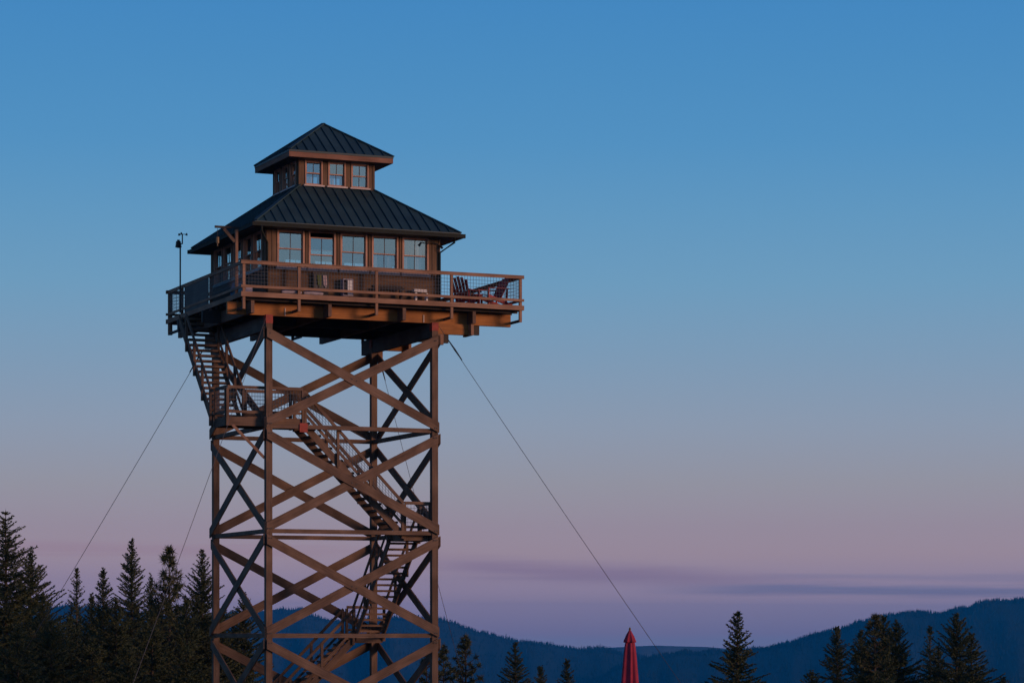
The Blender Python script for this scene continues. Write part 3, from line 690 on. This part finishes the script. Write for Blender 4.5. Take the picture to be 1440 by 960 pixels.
q = MB(); q.box(3.75, 4.75, -.35, -.15, 11.36, 11.41); q.box(3.82, 3.88, -.33, -.17, 11.0, 11.359); q.box(4.62, 4.68, -.33, -.17, 11.0, 11.359); q.box(3.75, 4.75, -.10, -.06, 11.42, 11.5)
tag(q.build('bench', M['under']), 'low dark bench along the cabin wall beside the white stool', 'bench')
q = MB(); q.tube([(-.62, 1.0, 11.0), (-.62, 1.0, 11.2), (-.6, 1.02, 11.42), (-.58, 1.0, 11.5)], [.27, .30, .24, .08], 12)
tag(q.build('tarp_bundle', M['blue']), 'blue tarp bundle on the deck behind the left railing', 'tarp')
q = MB(); q.box(-.72, -.48, -.02, .16, 11.0, 11.24); q.box(-.74, -.46, -.04, .18, 11.241, 11.28)
tag(q.build('cooler', M['lav']), 'pale cooler box in the left front deck corner', 'cooler')

# ------------------------------------------------------------------ guy cables
GUY = [((0,0), (-1,-1), 'steel guy cable from the near left post down towards the camera'), ((W,0), (1,-1), 'steel guy cable running down to the right past the red umbrella'),
       ((0,W), (-1,1), 'steel guy cable running down to the far left among the firs'), ((W,W), (1,1), 'steel guy cable from the rear right post, seen through the bracing')]
for (p, dr, lb) in GUY:
    s = 7.05; a = Vector((p[0]+dr[0]*.02, p[1]+dr[1]*.02, 10.22)); b = Vector((p[0]+dr[0]*s, p[1]+dr[1]*s, 0)); b.z = float(hill_top(np.array(b.x), np.array(b.y)))-.02
    rt = empty('guy_cable', tuple(b)); tag(rt, lb, 'cable', 'guy cables of the tower')
    pts = []
    for i in range(13):
        t = i/12; q = a.lerp(b, t); q.z -= .22*4*t*(1-t)*.4; pts.append(q)
    MB().tube(pts, .009, 6).build('cable', M['cable'], rt)
    q0, q1 = a.lerp(b, .035), a.lerp(b, .085); MB().tube([q0, q0.lerp(q1, .5), q1], [.018, .032, .018], 6).build('turnbuckle', M['dark'], rt)
    MB().tube([b-Vector((0,0,.3)), b+Vector((0,0,.12))], .04, 6).build('anchor', M['dark'], rt)

# ------------------------------------------------------------------ umbrella
UD = 60.; up_ = at(885.7, UD); ug = float(hill_top(np.array(up_.x), np.array(up_.y)))
um = empty('patio_umbrella', (up_.x, up_.y, ug)); tag(um, 'closed dark red patio umbrella standing before the hills', 'umbrella')
zt = zat(881.5, UD)
def fold_ring(r, z, k, amp, ph, n=72):
    g = lambda a: r*(1+amp*(.75*math.cos(k*a+ph)+.4*math.cos((k-3)*a-1.7*ph+1.1)+.3*math.cos((k+5)*a+2.3*ph)))
    return [(up_.x+g(2*math.pi*i/n)*math.cos(2*math.pi*i/n), up_.y+g(2*math.pi*i/n)*math.sin(2*math.pi*i/n), z) for i in range(n)]
def folded(rows, k, ph, name):
    m = MB(); n = 72; rings = []
    for (r, z, amp, tw) in rows:
        rings.append(len(m.v)); m.v += fold_ring(r, z, k, amp, ph+tw, n)
    for i in range(len(rings)-1):
        for j in range(n):
            j2 = (j+1) % n; m.f.append((rings[i]+j, rings[i]+j2, rings[i+1]+j2, rings[i+1]+j)); m.uv += [(j,i)]*4
    return m.build(name, M['canvas'], um, True)
folded([(.012, zt-.05, 0, 0), (.035, zt-.09, .1, 0), (.085, zt-.19, .12, 0), (.125, zt-.30, .14, .1), (.118, zt-.335, .18, .1), (.09, zt-.34, .1, .1)], 8, .3, 'vent_cap')
folded([(.06, zt-.28, .1, 0), (.105, zt-.36, .14, .1), (.126, zt-.55, .16, .2), (.145, zt-.8, .19, .35), (.168, zt-1.1, .2, .5), (.185, zt-1.35, .2, .6), (.18, zt-1.5, .22, .7), (.2, zt-1.72, .24, .75), (.18, zt-1.75, .2, .75)], 7, .9, 'canopy')
MB().tube([(up_.x, up_.y, ug), (up_.x, up_.y, zt-.06)], .022, 10).build('pole', M['brass'], um)
MB().tube([(up_.x, up_.y, zt-.075), (up_.x, up_.y, zt-.045), (up_.x, up_.y, zt-.02), (up_.x, up_.y, zt)], [.018, .028, .022, .008], 10).build('finial', M['brass'], um)
MB().tube([(up_.x, up_.y, ug-.02), (up_.x, up_.y, ug+.05), (up_.x, up_.y, ug+.08), (up_.x, up_.y, ug+.3)], [.3, .28, .05, .04], 16).build('base', M['dark'], um)

# ------------------------------------------------------------------ trees
def tuft_mesh(name, tris, m, parent):
    v = np.asarray(tris, 'f').reshape(-1, 3); n = len(v)//3
    me = bpy.data.meshes.new(name); me.vertices.add(n*3); me.vertices.foreach_set('co', v.ravel())
    me.loops.add(n*3); me.loops.foreach_set('vertex_index', np.arange(n*3, dtype='i'))
    me.polygons.add(n); me.polygons.foreach_set('loop_start', np.arange(n, dtype='i')*3)
    me.materials.append(m); me.update(); me.validate()
    o = bpy.data.objects.new(name, me); COL.objects.link(o); local(o, parent); return o
def spray(rg, p, d, ln, wd, out):
    """thin pointed blades p, d arrays (n,3); ln, wd arrays"""
    n = len(p); r = rg.normal(size=(n, 3)); s = np.cross(d, r); s /= np.linalg.norm(s, axis=1, keepdims=True)+1e-9
    a = p-s*wd[:, None]*.5; b = p+s*wd[:, None]*.5; c = p+d*ln[:, None]
    out.append(np.stack([a, b, c], 1))
def unit(a): return a/(np.linalg.norm(a, axis=-1, keepdims=True)+1e-9)
def fir(rg, H, slope, rmax, tv, up_top=.8, droop=.08, gap=.13, dense=1.0, leader=.5, power=.9, ragged=.3, whorl=0.0):
    """H height, slope radius per metre below the tip, tv depth below the tip that needs full detail"""
    out = []; wood_ = MB(); t = leader*.3; slope *= 1.22
    while t < H*.93:
        fine = t < tv+.6
        rad = min(rmax, slope*(t**power)*(2.0**(1-power)))
        nb = int(rg.integers(4, 7)) if whorl == 0 else int(rg.integers(6, 9))
        a0 = rg.random()*6.28
        for b in range(nb):
            az_ = a0+b*6.283/nb+rg.normal()*.3; ln = rad*(1.02+rg.normal()*ragged*.5)*(1 if rg.random() > .25 else .6)
            if ln < .05: continue
            k = min(1, t/(H*.55)); el = up_top*(1-k)+droop*k+rg.normal()*.12
            d = np.array([math.cos(az_)*math.cos(el), math.sin(az_)*math.cos(el), math.sin(el)])
            p0 = np.array([0, 0, H-t+rg.normal()*gap*.4*(1-whorl)])
            n = max(3, int(ln/(.06 if fine else .15)*dense)); s = np.linspace(.06, 1, n)
            P_ = p0+d*(s*ln)[:, None]+np.array([0,0,1])*((s**2)*ln*.12)[:, None]
            side = np.array([-math.sin(az_), math.cos(az_), 0])
            for sg in (-1, 1):
                ang_ = .7+rg.normal(size=n)*.25; tl = (.07+.25*ln*(1-s)*.9)*rg.uniform(.6, 1.2, n)
                dd = unit(d*np.cos(ang_)[:, None]+side*sg*np.sin(ang_)[:, None]+rg.normal(size=(n, 3))*.2)
                for q in range(3):
                    spray(rg, P_+dd*(tl*q/3)[:, None], unit(dd+rg.normal(size=(n, 3))*.4), np.maximum(tl*.5, .075)*(1 if fine else 1.8), np.full(n, .05 if fine else .09)*rg.uniform(.7, 1.4, n), out)
            spray(rg, P_, unit(d+rg.normal(size=(n, 3))*.35), np.full(n, .12), np.full(n, .045), out)
            if ln > .5 and rg.random() < .4: wood_.tube([p0, p0+d*ln*.9+np.array([0,0,.1*ln*.81])], .01+.01*ln, 3, .004, cap=False)
        t += gap*(0.7+.6*rg.random())*(1 if fine else 2.2)
    n = 16; z = H-np.linspace(0, leader, n); P_ = np.stack([0*z, 0*z, z-.05], -1); dd = unit(rg.normal(size=(n, 3))*.6+np.array([0,0,.9])); spray(rg, P_, dd, np.full(n, .055), np.full(n, .022), out)
    return np.concatenate(out), wood_
def pine(rg, H, slope, rmax, tv, gap=.42, tuft=.26, leader=.5):
    out = []; wood_ = MB(); t = 0.05
    def ball(c, r, n):
        d = unit(rg.normal(size=(n, 3))+np.array([0,0,.25])); spray(rg, np.repeat(c[None], n, 0)+d*r*.12, d, r*rg.uniform(.7, 1.15, n), np.full(n, .05), out)
    ball(np.array([0, 0, H-.12]), tuft, 50)
    while t < H*.8:
        t += gap*(.7+.6*rg.random()); rad = min(rmax, slope*(t**.9)); nb = int(rg.integers(4, 7)); a0 = rg.random()*6.28
        for b in range(nb):
            az_ = a0+b*6.283/nb+rg.normal()*.3; ln = rad*(1+rg.normal()*.25); el = .65*(1-min(1, t/(H*.5)))+.12+rg.normal()*.12
            if ln < .1: continue
            d = np.array([math.cos(az_)*math.cos(el), math.sin(az_)*math.cos(el), math.sin(el)]); p0 = np.array([0, 0, H-t])
            e = p0+d*ln+np.array([0,0,.15*ln]); wood_.tube([p0, e], .02+.01*ln, 4, .008, cap=False)
            for f in np.linspace(1, .45, max(1, int(ln/.28))):
                ball(p0+(e-p0)*f+rg.normal(size=3)*.05*(1-f), tuft*(.85+.3*rg.random()), 34)
    return np.concatenate(out), wood_
def plant(kind, px, py, d, label, seed, group, **k):
    rg = np.random.default_rng(seed); p = at(px, d); g = float(hill_top(np.array(p.x), np.array(p.y))); H = zat(py, d)-g
    name = 'pine_tree' if kind == 'pine' else 'fir_tree'
    rt = empty(name, (p.x, p.y, g), rg.random()*6.28); tag(rt, label, 'tree', group)
    tr, wd = (pine if kind == 'pine' else fir)(rg, H, tv=zat(py, d)+.0202*d, **k)
    r0 = .012*H+.03
    wd.tube([(0,0,-.3), (0,0,H*.5), (0,0,H*.85), (0,0,H-.08)], [r0, r0*.62, r0*.24, .012], 7)
    local(wd.build('trunk', M['bark']), rt)
    tuft_mesh('crown', tr, M['pine' if kind == 'pine' else 'fir'], rt)
LG, RG, MG = 'trees left of the tower', 'trees at the right', 'trees between the tower and the umbrella'
TREES = [
 ('fir', 8, 714, 108, 'tallest left fir with sparse whorled top at the picture edge', LG, dict(slope=.41, rmax=2.6, leader=.9, gap=.19, up_top=.5, power=1.0, ragged=.35, whorl=.8, dense=.9)),
 ('fir', 43, 772, 112, 'thin topped fir just right of the tallest left fir', LG, dict(slope=.40, rmax=1.9, leader=.9, gap=.14, up_top=.85, power=1.0)),
 ('fir', 60, 838, 104, 'low bushy fir in front of the tallest left fir', LG, dict(slope=.42, rmax=1.6, gap=.13)),
 ('fir', 72, 872, 100, 'short yellowish fir lowest at the left edge', LG, dict(slope=.5, rmax=1.5, gap=.13)),
 ('fir', 108, 798, 140, 'narrow see-through fir standing alone against the pink sky', LG, dict(slope=.21, rmax=1.1, gap=.2, dense=.8, power=.8)),
 ('fir', 129, 833, 138, 'small fir tip between the narrow fir and its dark neighbour', LG, dict(slope=.25, rmax=1.3, gap=.13)),
 ('fir', 145, 797, 130, 'dark fir with even cone, left of the slender tall one', LG, dict(slope=.24, rmax=1.5, gap=.13)),
 ('fir', 185, 756, 128, 'tall slender fir, second highest of the left trees', LG, dict(slope=.235, rmax=1.6, gap=.13, up_top=.75)),
 ('fir', 212, 806, 135, 'thin fir tip squeezed between slender fir and round tufted pine', LG, dict(slope=.22, rmax=1.3, gap=.13, up_top=.9)),
 ('pine', 238, 768, 122, 'pine with round clumped tufts beside the guy cable', LG, dict(slope=.30, rmax=1.6, gap=.36, tuft=.29)),
 ('fir', 284, 772, 118, 'fir partly hidden by the left tower leg', LG, dict(slope=.33, rmax=1.7, gap=.13, up_top=.75)),
 ('fir', 262, 842, 116, 'shorter fir below the cable, between pine and tower', LG, dict(slope=.36, rmax=1.6, gap=.13)),
 ('fir', 98, 868, 118, 'low dark fir under the narrow fir', LG, dict(slope=.4, rmax=1.7, gap=.13)),
 ('fir', 163, 842, 112, 'low dark fir between the two slender firs', LG, dict(slope=.38, rmax=1.6, gap=.13)),
 ('fir', 214, 860, 108, 'low brownish fir crossed by the guy cable', LG, dict(slope=.42, rmax=1.7, gap=.13)),
 ('fir', 343, 832, 124, 'fir seen through the left side bracing of the tower', LG, dict(slope=.34, rmax=1.7, gap=.13)),
 ('fir', 312, 880, 118, 'low fir behind the left rear tower leg', LG, dict(slope=.42, rmax=1.7, gap=.13)),
 ('fir', 130, 895, 106, 'lowest dark fir in the left foreground row', LG, dict(slope=.48, rmax=1.6, gap=.13)),
 ('fir', 25, 880, 98, 'bushy fir at the bottom left corner', LG, dict(slope=.5, rmax=1.5, gap=.13)),
 ('fir', 180, 905, 104, 'dark low fir below the slender tall fir', LG, dict(slope=.5, rmax=1.6, gap=.13)),
 ('fir', 262, 905, 106, 'dark low fir at the bottom, left of the tower', LG, dict(slope=.5, rmax=1.6, gap=.13)),
 ('pine', 655, 892, 122, 'clumped pine right of the tower leg', MG, dict(slope=.33, rmax=1.4, tuft=.22, gap=.34)),
 ('pine', 624, 905, 126, 'pine standing behind the right tower leg', MG, dict(slope=.3, rmax=1.3, tuft=.22, gap=.34)),
 ('pine', 600, 918, 124, 'pine seen through the lowest right bracing', MG, dict(slope=.34, rmax=1.3, tuft=.22, gap=.34)),
 ('fir', 725, 902, 128, 'small pointed fir midway between tower and umbrella', MG, dict(slope=.30, rmax=1.2, gap=.13)),
 ('fir', 760, 934, 134, 'tiny fir tip left of the larger tiny one', MG, dict(slope=.26, rmax=1.1, gap=.13)),
 ('fir', 797, 924, 134, 'tiny fir tip nearest the umbrella', MG, dict(slope=.26, rmax=1.1, gap=.13)),
 ('fir', 1037, 857, 96, 'lone dark fir with upturned branches right of the umbrella', RG, dict(slope=.31, rmax=1.5, up_top=.75, droop=.1, leader=.3, whorl=.5, gap=.16)),
 ('fir', 1141, 944, 112, 'smallest fir tip at the bottom of the right group', RG, dict(slope=.5, rmax=1.3, gap=.13)),
 ('fir', 1177, 880, 118, 'pointed fir at the left of the right group', RG, dict(slope=.31, rmax=1.4, gap=.13)),
 ('fir', 1211, 884, 116, 'fir leaning into the broad clump from the left', RG, dict(slope=.33, rmax=1.5, gap=.13)),
 ('pine', 1230, 863, 112, 'left tip of the broad tree clump on the right', RG, dict(slope=.42, rmax=1.7, tuft=.2, gap=.26)),
 ('fir', 1243, 864, 114, 'middle tip of the broad tree clump on the right', RG, dict(slope=.42, rmax=1.9, gap=.13, up_top=.8)),
 ('fir', 1260, 871, 113, 'right tip of the broad tree clump on the right', RG, dict(slope=.40, rmax=1.7, gap=.13, up_top=.8)),
 ('fir', 1247, 915, 104, 'low young fir in front of the broad clump', RG, dict(slope=.24, rmax=1.2, gap=.13)),
 ('fir', 1308, 880, 122, 'thin sparse fir between the two bulky right trees', RG, dict(slope=.25, rmax=1.4, gap=.2, dense=.8)),
 ('fir', 1320, 908, 118, 'low fir tucked at the left of the bulky right fir', RG, dict(slope=.36, rmax=1.4, gap=.13)),
 ('fir', 1345, 861, 112, 'bulky tall fir nearest the right edge', RG, dict(slope=.43, rmax=1.7, gap=.12, up_top=.9)),
 ('fir', 1366, 890, 113, 'right shoulder fir beside the bulky tall one', RG, dict(slope=.38, rmax=1.5, gap=.13)),
 ('fir', 1411, 950, 112, 'tiny fir tip at the bottom right corner', RG, dict(slope=.36, rmax=1.3, gap=.13)),
]
for i, (kind, px, py, d, lb, gr, k) in enumerate(TREES): plant(kind, px, py, d, lb, 100+i, gr, **k)
# the dark mass of young firs behind the left trees
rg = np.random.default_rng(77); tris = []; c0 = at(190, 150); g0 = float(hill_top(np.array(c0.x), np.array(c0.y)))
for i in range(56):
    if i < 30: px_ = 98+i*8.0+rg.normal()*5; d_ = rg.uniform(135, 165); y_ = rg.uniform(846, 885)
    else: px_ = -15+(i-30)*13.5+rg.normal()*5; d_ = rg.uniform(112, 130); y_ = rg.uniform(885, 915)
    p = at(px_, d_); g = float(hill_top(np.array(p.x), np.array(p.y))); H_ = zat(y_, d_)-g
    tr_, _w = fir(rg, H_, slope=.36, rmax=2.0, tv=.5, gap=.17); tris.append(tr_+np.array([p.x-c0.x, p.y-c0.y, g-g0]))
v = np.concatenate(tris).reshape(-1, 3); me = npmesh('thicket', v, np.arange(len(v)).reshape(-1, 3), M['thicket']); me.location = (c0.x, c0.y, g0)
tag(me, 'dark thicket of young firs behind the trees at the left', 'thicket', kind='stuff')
